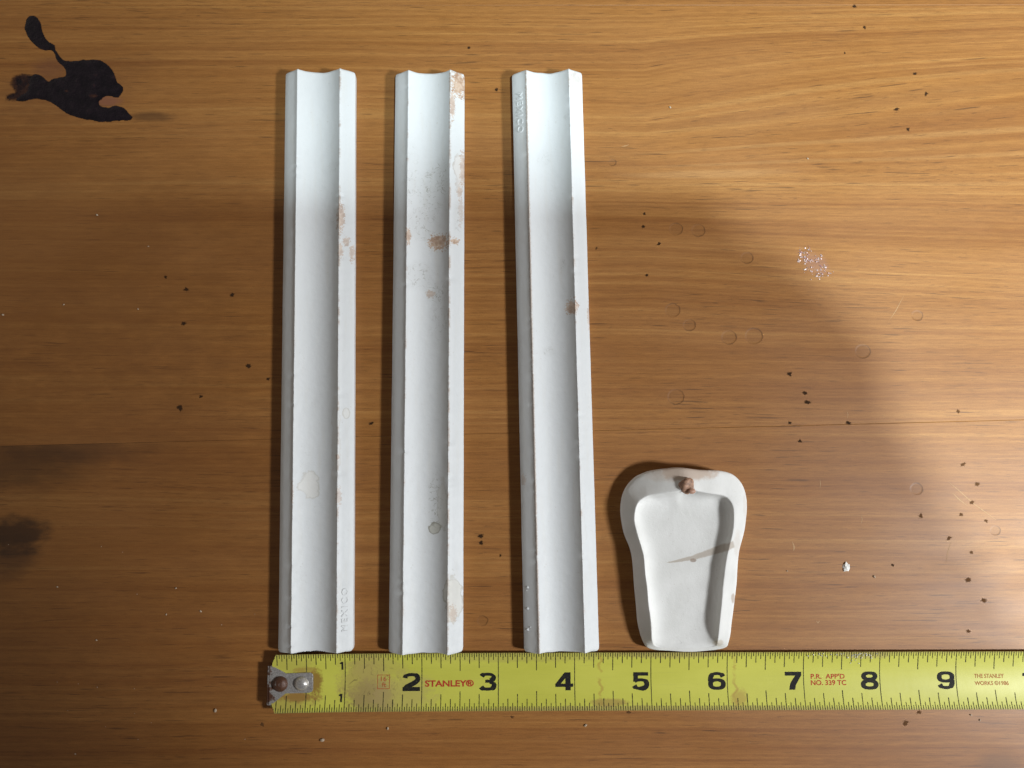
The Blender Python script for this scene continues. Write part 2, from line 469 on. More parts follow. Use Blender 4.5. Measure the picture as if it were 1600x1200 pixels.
def bar_material(name, inv, ridge, brown, scribble, tint, edge_l=.0, edge_r=.0, base=(.640, .660, .672)):
    n = NT(name)
    p = n.objmm(); x, y, z = n.xyz(p)
    big = n.noise(n.vec(n.mul(x, .05), n.mul(y, .02), 1), 1, 3)
    col = n.ramp(big, [(.3, tuple(c * .965 for c in base)), (.7, base)])
    wob = n.noise(p, .55, 5, .65)
    fine = n.noise(p, 1.6, 3, .7)
    low = n.noise(p, .20, 3, .6)
    scr = n.noise(p, .30, 3, .6, 1.0)
    gr = n.noise(n.vec(n.mul(x, .5), n.mul(y, .045), 7), 1, 4, .6)
    col = n.mix(n.mul(n.step(gr, .48, .75), .20), col, (.60, .575, .52))
    # faint dust and freckles
    fr = n.step(n.noise(p, 1.1, 2, .5), .70, .78)
    col = n.mix(n.mul(fr, .34), col, (.42, .36, .30))
    for (px, py, rx, ry, amt, c) in tint:          # pale water marks with a drying line
        lx, ly = to_local(inv, px, py, .0045)
        b = n.blob(x, y, lx, ly, rx / 4.65, ry / 4.65, low, 1.1, .18)
        inner = n.blob(x, y, lx, ly, rx / 4.65 - .35, ry / 4.65 - .35, low, 1.1, .25)
        col = n.mix(n.mul(b, amt), col, c)
        col = n.mix(n.mul(n.sub(b, inner), amt * 1.3), col, tuple(k * .6 for k in c))
    for (px, py, rx, ry, amt) in scribble:         # dark hairline scuffs
        lx, ly = to_local(inv, px, py, .0045)
        b = n.blob(x, y, lx, ly, rx / 4.65, ry / 4.65, wob, .5, .7)
        ln = n.step(n.m('ABSOLUTE', n.sub(scr, .5)), .020, .004)
        dt = n.step(fine, .70, .76)
        col = n.mix(n.mul(n.mul(b, n.mx(n.mul(ln, n.step(wob, .40, .58)), n.mul(dt, .25))), amt * .8), col, (.24, .225, .19))
        col = n.mix(n.mul(b, amt * .10), col, (.30, .29, .26))
    for (px, py, rx, ry, amt) in brown:            # bare clay where the glaze has gone
        lx, ly = to_local(inv, px, py, .0045)
        b = n.blob(x, y, lx, ly, rx / 4.65, ry / 4.65, n.add(n.mul(fine, .7), n.mul(wob, .3)), 2.3, .28)
        col = n.mix(n.mul(b, amt * .9), col, n.mix(n.step(wob, .35, .65), (.33, .175, .085), (.56, .40, .28)))
    for sgn, amt in ((-1, edge_l), (1, edge_r)):   # rubbed ridges
        if amt <= 0: continue
        dd = n.m('ABSOLUTE', n.sub(n.mul(x, sgn), ridge))
        k = n.mul(n.step(n.add(dd, n.mul(n.sub(fine, .5), .9)), .50, .22),
                  n.step(n.add(n.noise(n.vec(0.0, n.mul(y, .12), sgn), 1, 4, .7), amt - .5), .48, .62))
        col = n.mix(n.mul(k, .62), col, n.mix(wob, (.22, .14, .09), (.46, .35, .27)))
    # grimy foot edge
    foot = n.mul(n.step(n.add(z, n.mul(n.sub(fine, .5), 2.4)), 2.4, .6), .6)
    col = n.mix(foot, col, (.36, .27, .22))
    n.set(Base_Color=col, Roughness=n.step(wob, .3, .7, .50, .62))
    n.bsdf.inputs['Specular IOR Level'].default_value = .35
    nb = n.bump(n.noise(p, .35, 3), .25, .0004)
    nb = n.bump(fine, .16, .0001, nb)
    n.set(Normal=nb)
    return n.mat

def glazed_bar(label, TL, TR, BL, BR, seed, matargs):
    tl, tr, bl, br = (at(q[0], q[1], .003) for q in (TL, TR, BL, BR))
    for q in (tl, tr, bl, br): q.z = 0
    top, bot = (tl + tr) / 2, (bl + br) / 2
    c = (top + bot) / 2
    L = (top - bot).length / MM
    W = ((tr - tl).length + (br - bl).length) / 2 / MM
    ax = (top - bot).normalized()
    rot = math.atan2(-ax.x, ax.y)
    HW = W / 2
    H = 5.9
    rx = HW - 4.75                                  # ridge line
    ch = rx - .35                                   # channel half-width
    prof = [(-HW + .3, 0), (-HW + .08, .25), (-HW + .02, 1.4), (-HW, 3.22), (-HW + .10, 3.32)]
    prof += [(-HW + .10 + (HW - .10 - rx) * t, 3.32 + (H - .22 - 3.32) * t) for t in (.33, .66, .95)]
    prof += [(-rx + .02, H - .06), (-rx + .22, H)]
    NC = 18
    for i in range(NC + 1):
        q = -ch + 2 * ch * i / NC
        k = abs(q) / ch
        prof.append((q, 2.9 + (H - .12 - 2.9) * (k ** 2.05)))
    left = prof[:10]
    prof += [(-a, b) for a, b in reversed(left)]
    m = len(prof)
    NS = 260
    ys = [-L / 2 + L * i / NS for i in range(NS + 1)]
    ys = [-L / 2, -L / 2 + .25, -L / 2 + .7] + ys[1:-1] + [L / 2 - .7, L / 2 - .25, L / 2]
    bm = bmesh.new()
    rows = []
    for yy in ys:
        d = min(yy + L / 2, L / 2 - yy)
        row = []
        for (px_, pz_) in prof:
            X, Z = px_, pz_
            ridge = math.exp(-((abs(px_) - rx) / .6) ** 2)
            nv = mnoise.noise(Vector((px_ * .25 + seed * 7, yy * .09, seed)))
            nf = mnoise.noise(Vector((px_ * .9 + seed * 3, yy * 1.1, seed + 4)))
            X += .06 * nv + .035 * nf * (0.4 + ridge)
            Z += .06 * nf * (Z > .3) - ridge * max(0, mnoise.noise(Vector((yy * .45, seed * 3 + (px_ > 0), 2)))) * .16
            # small chips in the ridges
            cn = mnoise.noise(Vector((yy * .8, seed * 5 + (px_ > 0) * 9, 7)))
            if cn > .42: Z -= ridge * (cn - .42) * 1.6
            rr = 1.4                                # rounded corners and softened ends
            if d < rr and abs(px_) > rx + .5:
                ins = rr - math.sqrt(max(0, rr * rr - (rr - d) ** 2))
                X -= math.copysign(ins * (abs(px_) - rx) / (HW - rx), px_)
            if d < .5 and Z > .3:
                Z -= .25 * (1 - d / .5) ** 2
            endw = .25 * mnoise.noise(Vector((px_ * .35, seed * 2 + (yy > 0), 1))) if d < .8 else 0
            row.append(bm.verts.new((X * MM, (yy + endw) * MM, max(Z, 0) * MM)))
        rows.append(row)
    for a, b in zip(rows, rows[1:]):
        for i in range(m):
            j = (i + 1) % m
            bm.faces.new((a[i], a[j], b[j], b[i]))
    bm.faces.new(rows[0]); bm.faces.new(list(reversed(rows[-1])))
    bmesh.ops.recalc_face_normals(bm, faces=bm.faces)
    o = bm_obj('ceramic_bar', bm, None, smooth=True, sharp=38)
    o.location = (c.x, c.y, 0)
    o.rotation_euler = (0, 0, rot)
    inv = (Matrix.Translation(o.location) @ Matrix.Rotation(rot, 4, 'Z')).inverted()
    o.data.materials.append(bar_material('white_glaze', inv, rx - .15, **matargs))
    tag(o, label, 'ceramic bar', 'channelled white ceramic bars')
    return o, inv, HW, rx, H

def slope_text(o, inv, HW, rx, H, side, txt, px, py, size, down, mat, raise_mm, spacing=1.25):
    """raised lettering lying on a bar's sloping side; down = reads from top to bottom"""
    cu = bpy.data.curves.new('lettering', 'FONT')
    cu.body = txt; cu.size = size * MM; cu.align_x = 'CENTER'; cu.align_y = 'CENTER'
    cu.extrude = raise_mm * MM; cu.bevel_depth = .06 * MM; cu.bevel_resolution = 1; cu.space_character = spacing
    t = bpy.data.objects.new('lettering_tmp', cu); COL.objects.link(t)
    me = bpy.data.meshes.new_from_object(t)
    bpy.data.objects.remove(t)
    lx, ly = to_local(inv, px, py, .0045)
    z0 = 3.32; z1 = H - .22
    slope = math.atan2(z1 - z0, HW - .28 - rx)
    mid = side * (HW + rx) / 2
    base = Matrix.Translation((mid * MM, ly * MM, ((z0 + z1) / 2 + .07) * MM))
    tiltm = Matrix.Rotation(side * slope, 4, 'Y')
    me.transform(base @ tiltm @ Matrix.Rotation(math.radians(-90 if down else 90), 4, 'Z'))
    c = link('lettering', me, mat, o)
    return c

LETTER = simple('raised_glaze', (.65, .67, .68), .5, var=.02)
LETTER_FAINT = simple('raised_glaze_faint', (.600, .615, .622), .55, var=.02)
W_ = (.62, .60, .55)
bar1, inv1, hw1, r1, h1 = glazed_bar('white ceramic bar above the metal hook, nearest the dark ink stain', (445,113), (557,113), (437,1017), (550,1019), 1.3, dict(
    brown=[(533,342,6,22,.7),(541,377,5,7,.6),(533,392,4,12,.6),(549,395,4,14,.6),(530,775,4,14,.45),(458,775,2,20,.5),(528,714,3,4,.6)],
    scribble=[(520,262,12,10,.5),(519,345,5,8,.6),(470,905,10,18,.25),(478,720,10,30,.2)],
    tint=[(481,758,15,20,.40,(.66,.63,.57)),(541,645,5,9,.35,(.68,.66,.6)),(525,690,8,60,.18,(.68,.63,.58))],
    edge_l=.42, edge_r=.50))
bar2, inv2, hw2, r2, h2 = glazed_bar('white ceramic bar with brown smudged top corner, the middle one', (617,115), (727,115), (609,1020), (722,1020), 2.7, dict(
    brown=[(717,131,11,22,.95),(707,165,4,24,.7),(686,378,17,12,.9),(711,377,6,5,.9),(638,370,4,12,.8),(722,262,4,28,.55),(718,300,4,12,.5),
           (672,458,7,6,.55),(708,958,5,12,.5),(720,330,4,22,.35)],
    scribble=[(680,290,20,40,.95),(655,300,22,30,.6),(662,350,26,26,.8),(690,270,10,28,.9),(655,430,20,22,.9),(684,455,20,18,.8),(680,780,12,50,.9),
              (640,260,16,40,.35),(716,340,8,26,.6),(686,500,16,40,.4)],
    tint=[(709,935,14,34,.6,(.60,.58,.52)),(679,826,10,10,.75,(.45,.44,.38)),(690,790,9,34,.30,(.58,.57,.52)),(718,265,9,30,.4,(.66,.6,.55))],
    edge_l=.46, edge_r=.54))
bar3, inv3, hw3, r3, h3 = glazed_bar('slightly slanted white ceramic bar beside the small white scoop', (799,114), (910,114), (820,1018), (935,1018), 4.1, dict(
    brown=[(893,480,9,11,.85),(900,125,9,14,.3),(921,495,3,20,.5),(818,750,4,8,.4)],
    scribble=[(850,245,12,14,.4),(880,415,5,12,.5),(858,548,10,8,.7),(884,182,4,8,.5),(812,560,5,40,.4)],
    tint=[(905,800,10,60,.12,(.7,.69,.66))],
    edge_l=.66, edge_r=.46))
slope_text(bar1, inv1, hw1, r1, h1, 1, 'MEXICO', 541, 953, 3.0, False, LETTER_FAINT, .02, 1.4)
slope_text(bar3, inv3, hw3, r3, h3, -1, 'MEXICO', 809, 176, 3.2, True, LETTER, .055, 1.35)
# blackened, chipped lower end of the first bar and pimples in the glaze of the third
def lump(name, parent, loc_mm, r, mat, sq=(1, 1, .5), seed=0, amp=.35, sub=2):
    bm = bmesh.new()
    bmesh.ops.create_icosphere(bm, subdivisions=sub, radius=1)
    for v in bm.verts:
        k = 1 + amp * mnoise.noise(v.co * 1.3 + Vector((seed, seed * 2, 0)))
        v.co = Vector((v.co.x * sq[0], v.co.y * sq[1], v.co.z * sq[2])) * k * r * MM + Vector(loc_mm) * MM
    return bm_obj(name, bm, mat, parent, smooth=True)
for i, (px, py) in enumerate([(825, 918), (825, 951), (825, 984), (823, 923), (829, 980)]):
    lx, ly = to_local(inv3, px, py, .0045)
    lump('glaze_pimple', bar3, (lx, ly, 3.32 + (lx + hw3 - .10) / (hw3 - .10 - r3) * 2.36 + .02), (.60 if i < 3 else .32), LETTER, (.9, .7, .28), i)
SOOT = simple('black_grime', (.012, .011, .010), .9, var=.4, scale=3)
for i in range(26):
    px = 464 + i * 1.9 + random.uniform(-1, 1)
    lx, ly = to_local(inv1, px, 1018, .004)
    zc = 2.9 + 2.9 * (min(abs(lx), r1) / r1) ** 2.1
    Lh = (at(445, 113, .003) - at(437, 1017, .003)).length / MM / 2
    lump('black_chip', bar1, (lx, -Lh - .02, zc - .12 - random.random() * .2), random.uniform(.16, .36), SOOT, (1.2, .7, .8), i * 1.7, .5, 1)

# ------------------------------------------------------------------ small scoop
pairs = [((1072,731),(1076,764),10.5),((1102,734),(1107,770),8.8),((1136,737),(1131,775),7.6),((1153,747),(1141,783),7.2),((1165,767),(1146,795),7.0),
 ((1168,795),(1147,817),6.8),((1165,827),(1142,845),6.6),((1156,862),(1135,877),6.4),((1153,894),(1132,903),6.4),((1149,938),(1128,936),6.2),((1144,976),(1124,974),5.6),
 ((1139,1002),(1122,1000),4.6),((1132,1013),(1117,1010),2.6),((1095,1018),(1089,1012),2.0),((1051,1018),(1052,1012),2.0),((1017,1014),(1026,1010),2.6),
 ((1006,1006),(1019,1000),4.6),((997,976),(1018,974),5.6),((993,938),(1013,937),6.2),((990,894),(1009,894),6.4),((985,862),(1004,861),6.4),
 ((974,830),(996,832),6.6),((969,798),(991,808),6.8),((974,769),(997,787),7.0),((990,747),(1012,775),7.2),((1009,737),(1032,772),7.8),((1036,732),(1056,769),9.0)]
def scoop_material(origin):
    n = NT('rough_white_bisque')
    p = n.objmm(); x, y, z = n.xyz(p)
    def L(px, py):
        q = (at(px, py, .004) - origin) / MM
        return q.x, q.y
    wob = n.noise(p, .4, 5, .6); fine = n.noise(p, 2.4, 4, .7)
    col = n.ramp(n.noise(p, .12, 3), [(.3, (.67, .67, .65)), (.7, (.74, .74, .725))])
    col = n.mix(n.mul(n.step(n.noise(p, 1.5, 2), .66, .76), .30), col, (.42, .37, .31))
    # tan smear across the bowl, thicker to the right
    a = L(1042, 880); b = L(1144, 849)
    ang = math.atan2(b[1] - a[1], b[0] - a[0]); ln = math.hypot(b[0] - a[0], b[1] - a[1])
    c_, s_ = math.cos(ang), math.sin(ang)
    dx = n.sub(x, a[0]); dy = n.sub(y, a[1])
    s = n.add(n.mul(dx, c_), n.mul(dy, s_)); t = n.sub(n.mul(dy, c_), n.mul(dx, s_))
    bow = n.sub(t, n.mul(n.m('SINE', n.mul(s, math.pi / ln)), -.9))
    wid = n.step(s, 0, ln * .7, .18, 1.45, False)
    k = n.mul(n.step(n.add(n.m('ABSOLUTE', bow), n.mul(n.sub(wob, .5), .8)), wid, n.mul(wid, .55)),
              n.mul(n.step(s, -.4, 1.2), n.step(s, ln + .4, ln - .4)))
    col = n.mix(n.mul(k, .72), col, (.40, .335, .27))
    q = L(1084, 876); col = n.mix(n.mul(n.blob(x, y, q[0], q[1], 1.0, .6, wob, .4, .4), .8), col, (.30, .23, .18))
    # bare clay at the back and a few worn places on the rim
    for (px, py, rx, ry, am, cc) in [(1072, 738, 10, 2.4, .75, (.50, .37, .28)), (1035, 743, 6, 2.0, .35, (.52, .42, .34)), (1144, 934, .7, 1.6, .7, (.42, .34, .28)),
                                     (1122, 1004, 1.6, 1.2, .6, (.52, .45, .36)), (1165, 790, 1.2, 6, .25, (.50, .42, .36)), (1150, 850, 1.2, 5, .3, (.55, .47, .40))]:
        q = L(px, py)
        col = n.mix(n.mul(n.blob(x, y, q[0], q[1], rx, ry, wob, .6, .6), am), col, cc)
    n.set(Base_Color=col, Roughness=.82)
    n.bsdf.inputs['Specular IOR Level'].default_value = .25
    nb = n.bump(fine, .30, .00018); nb = n.bump(wob, .30, .0004, nb)
    n.set(Normal=nb)
    return n.mat
org = at(1070, 880)
cpx = (1068, 885)
def cr(vals, per):
    out = []
    m = len(vals)
    for i in range(m):
        p0, p1, p2, p3 = (Vector(vals[(i + k) % m]) for k in (-1, 0, 1, 2))
        for s in range(per):
            t = s / per
            out.append(.5 * ((2 * p1) + (-p0 + p2) * t + (2 * p0 - 5 * p1 + 4 * p2 - p3) * t * t + (-p0 + 3 * p1 - 3 * p2 + p3) * t ** 3))
    return out
OZ = [8.6, 8.0, 6.4, 5.4, 5.0] + [4.8] * 6 + [4.0, 2.9, 2.4, 2.4, 2.9, 3.2] + [3.2] * 6 + [3.4, 4.0, 5.2, 7.0]
RZ = [10.6, 9.2, 7.6, 7.2, 7.0] + [6.9] * 5 + [6.8, 6.0, 3.6, 3.1, 3.1, 3.6, 6.0, 7.0] + [7.4] * 5 + [7.6, 8.0, 8.8, 9.8]
outer = [at(a[0], a[1], zo * MM) for (a, b, zr), zo in zip(pairs, OZ)]
ridge = [at(b[0], b[1], zr * MM) for (a, b, _), zr in zip(pairs, RZ)]
PER = 6
outer = cr(outer, PER); ridge = cr(ridge, PER)
bm = bmesh.new()
rings = []
Nn = len(outer)
cen = at(cpx[0], cpx[1], 0)
def ring(f):
    r = []
    for i in range(Nn):
        q = f(i, outer[i], ridge[i]) - org
        r.append(bm.verts.new(q))
    rings.append(r)
def lowz(v, z): return Vector((v.x, v.y, z * MM))
FLOOR = 3.1
def towards(v, mm):
    # move horizontally towards the bowl's long axis
    t = Vector((cen.x, min(max(v.y, at(1068, 1000).y), at(1068, 812).y), 0))
    d = Vector((t.x - v.x, t.y - v.y, 0))
    if d.length < 1e-6: return v.copy()
    return v + d.normalized() * min(mm * MM, d.length * (.06 + .085 * mm))
ring(lambda i, o, r: towards(lowz(o, 0), .9))
ring(lambda i, o, r: towards(lowz(o, .5), .35))
ring(lambda i, o, r: towards(lowz(o, o.z / MM * .6), .1))
ring(lambda i, o, r: lowz(o, o.z / MM - .5))
ring(lambda i, o, r: o + (r - o) * .06 + Vector((0, 0, .0001)))
ring(lambda i, o, r: o + (r - o) * .30)
ring(lambda i, o, r: o + (r - o) * .65)
ring(lambda i, o, r: o + (r - o) * .93)
ring(lambda i, o, r: r.copy())
ring(lambda i, o, r: towards(lowz(r, max(FLOOR, r.z / MM - .35)), .25))
ring(lambda i, o, r: towards(lowz(r, FLOOR + (max(r.z / MM, FLOOR) - FLOOR) * .50), 1.0))
ring(lambda i, o, r: towards(lowz(r, FLOOR + (max(r.z / MM, FLOOR) - FLOOR) * .18), 2.4))
ring(lambda i, o, r: towards(lowz(r, FLOOR + (max(r.z / MM, FLOOR) - FLOOR) * .04), 4.2))
ring(lambda i, o, r: towards(lowz(r, FLOOR), 6.5))
ring(lambda i, o, r: towards(lowz(r, FLOOR - .1), 9.0))
for a, b in zip(rings, rings[1:]):
    for i in range(Nn):
        j = (i + 1) % Nn
        bm.faces.new((a[i], a[j], b[j], b[i]))
bm.faces.new(rings[0]); bm.faces.new(list(reversed(rings[-1])))
for v in bm.verts:
    if v.co.z > .0002:
        v.co += Vector((mnoise.noise(v.co * 160), mnoise.noise(v.co * 160 + Vector((5, 0, 0))), mnoise.noise(v.co * 160 + Vector((0, 7, 0))))) * .00028
bmesh.ops.triangulate(bm, faces=[f for f in bm.faces if len(f.verts) > 4])
bmesh.ops.recalc_face_normals(bm, faces=bm.faces)
scoop = bm_obj('ceramic_scoop', bm, scoop_material(org), smooth=True)
scoop.location = org
md = scoop.modifiers.new('smooth', 'SUBSURF'); md.levels = 1; md.render_levels = 1
tag(scoop, 'small white spade shaped ceramic scoop with tan smear across its bowl', 'scoop')
STUB = simple('bare_clay', (.30, .17, .11), .6, var=.45, scale=1.2, bump=.4)
q = (at(1072, 758, .0095) - org) / MM
st = lump('broken_stub', scoop, (q.x, q.y, 9.9), 2.2, STUB, (1.05, 1.15, .75), 4.2, .45, 3)
q = (at(1079, 767, .009) - org) / MM
lump('stub_chip', st, (q.x, q.y, 10.7), 1.1, simple('pink_clay', (.42, .24, .17), .5, var=.3, scale=2), (1.2, .8, .7), 2.2, .5, 2)

# ------------------------------------------------------------------ tape measure
t_a = at(421.5, 1064); t_b = at(1493, 1061)
tdir = (t_b - t_a).normalized(); tnor = Vector((-tdir.y, tdir.x, 0))
INCH = (t_b - t_a).length / MM / 9.0
SC = INCH / 25.4
HWID = 9.3 * SC
def tape_pt(s, t, lift=0.0):
    """s mm along the blade from the hook, t mm across it: the blade is dished, and its end rides on the hook"""
    z = .35 + 1.35 * (t / 9.3) ** 2 + 2.2 * math.exp(-max(s, 0) / 26.0)
    return t_a + tdir * (s * MM) + tnor * (t * MM) + Vector((0, 0, (z + lift) * MM))
def tape_mat():
    n = NT('yellow_blade')
    uv = n.new('ShaderNodeUVMap').outputs[0]
    s, t, _ = n.xyz(n.vm('MULTIPLY', uv, (100, 100, 0)))
    p = n.vec(s, t, 0.)
    wob = n.noise(p, .20, 3, .55); fine = n.noise(p, 1.2, 4, .7)
    col = n.ramp(n.noise(n.vec(n.mul(s, .03), n.mul(t, .1), 2), 1, 3), [(.3, (.505, .500, .066)), (.7, (.585, .575, .092))])
    # worn print coat and brown grime
    gritty = n.add(n.mul(wob, .5), n.mul(fine, .5))
    def dirt(cs, ct, rs, rt, amt, c, amp=1.3, soft=.7):
        nonlocal col
        col = n.mix(n.mul(n.blob(s, t, cs, ct, rs, rt, gritty, amp, soft), amt), col, c)
    I = INCH
    dirt(1.22 * I, 0, 7, 9, .55, (.36, .25, .10)); dirt(1.35 * I, -5, 8, 5, .6, (.28, .19, .09)); dirt(1.75 * I, -4, 10, 6, .45, (.42, .31, .14))
    dirt(1.45 * I, 4, 8, 5, .35, (.40, .30, .11)); dirt(.25 * I, -5, 9, 4, .5, (.33, .22, .07)); dirt(.3 * I, 6, 7, 3, .35, (.36, .28, .08))
    dirt(.62 * I, 0, 2.2, 4.2, .8, (.22, .085, .022)); dirt(.40 * I, -4.6, 6, 1.6, .75, (.25, .10, .03)); dirt(.5 * I, 4, 4, 1.0, .5, (.3, .14, .04))
    # crinkled dark lines by the first inch
    c1 = n.noise(p, .22, 4, .6, .8)
    ln = n.mul(n.step(n.m('ABSOLUTE', n.sub(c1, .5)), .022, .004), n.blob(s, t, 1.35 * I, 0, 10, 9, wob, .4, .8))
    col = n.mix(n.mul(n.mul(ln, n.step(wob, .45, .6)), .6), col, (.10, .065, .03))
    for cs in (4.33, 6.10):
        wig = n.mul(n.sub(n.noise(n.vec(cs, n.mul(t, .25), 0.), 1, 3), .5), 7)
        l2 = n.mul(n.step(n.m('ABSOLUTE', n.sub(n.sub(s, cs * I), wig)), .75, .15), n.step(wob, .35, .55))
        col = n.mix(n.mul(l2, .55), col, (.40, .24, .05))
    dirt(4.45 * I, -7.0, 6, 1.2, .6, (.30, .15, .06)); dirt(5.2 * I, 8.6, 20, 1.2, .5, (.34, .24, .10)); dirt(7.8 * I, 8.4, 9, 1.3, .45, (.34, .24, .12))
    dirt(6.15 * I, -5.5, 2.5, 3, .55, (.38, .22, .05)); dirt(3.2 * I, 7.8, 30, 1.4, .3, (.34, .26, .10)); dirt(5 * I, -8.8, 60, .9, .5, (.34, .24, .10))
    # rubbed edges
    ed = n.step(n.add(n.m('ABSOLUTE', t), n.mul(n.sub(fine, .5), 1.4)), 8.5, 9.4)
    col = n.mix(n.mul(ed, .55), col, (.30, .22, .09))
    col = n.mix(n.mul(n.step(fine, .60, .74), .22), col, (.25, .18, .06))
    scr = n.noise(n.vec(n.mul(s, .05), n.mul(t, 2.2), 4.), 1, 3, .6)
    col = n.mix(n.mul(n.step(scr, .58, .72), .16), col, (.36, .34, .10))
    n.set(Base_Color=col, Roughness=.42)
    n.set(Normal=n.bump(wob, .12, .0003))
    return n.mat
TAPE = tape_mat()
tape = bpy.data.objects.new('tape_measure', None); COL.objects.link(tape)
tag(tape, 'worn yellow steel tape measure with hooked end along the lower edge', 'tape measure')
S_END = 15 * INCH
bm = bmesh.new()
uvl = bm.loops.layers.uv.new('UVMap')
NSg, NTg = 150, 14
grid = []; par = {}
def tape_s0(t):                                    # clipped end corners
    return 1.5 + max(0, abs(t) - 6.2) * .45
for lift in (0, -.16):
    lay = []
    for i in range(NSg + 1):
        row = []
        for j in range(NTg + 1):
            t = -HWID + 2 * HWID * j / NTg
            s0 = tape_s0(t)
            s = s0 + (S_END - s0) * (i / NSg) ** 1.6
            v = bm.verts.new(tape_pt(s, t, lift)); par[v] = (s, t); row.append(v)
        lay.append(row)
    grid.append(lay)
T_, B_ = grid
for i in range(NSg):
    for j in range(NTg):
        bm.faces.new((T_[i][j], T_[i + 1][j], T_[i + 1][j + 1], T_[i][j + 1]))
        bm.faces.new((B_[i][j], B_[i][j + 1], B_[i + 1][j + 1], B_[i + 1][j]))
    bm.faces.new((T_[i][0], B_[i][0], B_[i + 1][0], T_[i + 1][0]))
    bm.faces.new((T_[i][NTg], T_[i + 1][NTg], B_[i + 1][NTg], B_[i][NTg]))
for j in range(NTg):
    bm.faces.new((T_[0][j], T_[0][j + 1], B_[0][j + 1], B_[0][j]))
    bm.faces.new((T_[NSg][j], B_[NSg][j], B_[NSg][j + 1], T_[NSg][j + 1]))
bmesh.ops.recalc_face_normals(bm, faces=bm.faces)
for f in bm.faces:
    for l in f.loops:
        l[uvl].uv = (par[l.vert][0] / 100, par[l.vert][1] / 100)
bm_obj('blade', bm, TAPE, tape, smooth=True, sharp=50)

def print_mat(name, c, fade):
    n = NT(name)
    p = n.objmm(); f = n.noise(p, 1.3, 4, .7)
    n.set(Base_Color=n.mix(n.mul(n.step(f, .45, .75), fade), c, (.50, .45, .09)), Roughness=.7)
    n.bsdf.inputs['Specular IOR Level'].default_value = .2
    return n.mat
BLACK = print_mat('black_print', (.010, .010, .011), .06)
TICKM = print_mat('tick_print', (.030, .030, .014), .45)
RED = print_mat('red_print', (.42, .040, .022), .2)
RED_FAINT = print_mat('worn_red_print', (.40, .11, .040), .55)

def lay_on_tape(bm, lift):
    """cut flat (s, t) print so that it follows the dish of the blade, then lay it there"""
    k = -9
    while k <= 9:
        geom = list(bm.verts) + list(bm.edges) + list(bm.faces)
        bmesh.ops.bisect_plane(bm, geom=geom, plane_co=(0, k, 0), plane_no=(0, 1, 0), dist=1e-5)
        k += 1.0
    for v in bm.verts:
        v.co = tape_pt(v.co.x, v.co.y, lift)
def tape_text(name, txt, s_left, s_right, t_mid, height, mat, bold=.0, lift=.03):
    cu = bpy.data.curves.new(name, 'FONT')
    cu.body = txt; cu.size = 10; cu.offset = bold; cu.resolution_u = 5
    o = bpy.data.objects.new('tmp', cu); COL.objects.link(o)
    me = bpy.data.meshes.new_from_object(o)
    bpy.data.objects.remove(o)
    bm = bmesh.new(); bm.from_mesh(me); bpy.data.meshes.remove(me)
    x0 = min(v.co.x for v in bm.verts); x1 = max(v.co.x for v in bm.verts)
    y0 = min(v.co.y for v in bm.verts); y1 = max(v.co.y for v in bm.verts)
    for v in bm.verts:
        v.co.x = s_left + (v.co.x - x0) / (x1 - x0) * (s_right - s_left)
        v.co.y = t_mid + ((v.co.y - y0) / (y1 - y0) - .5) * height
        v.co.z = 0
    lay_on_tape(bm, lift)
    return bm_obj(name, bm, mat, tape)
PXI = 118.9                                         # photograph pixels to an inch on the blade
def S(px): return (px - 421.5) / PXI * INCH
MMP = INCH / PXI
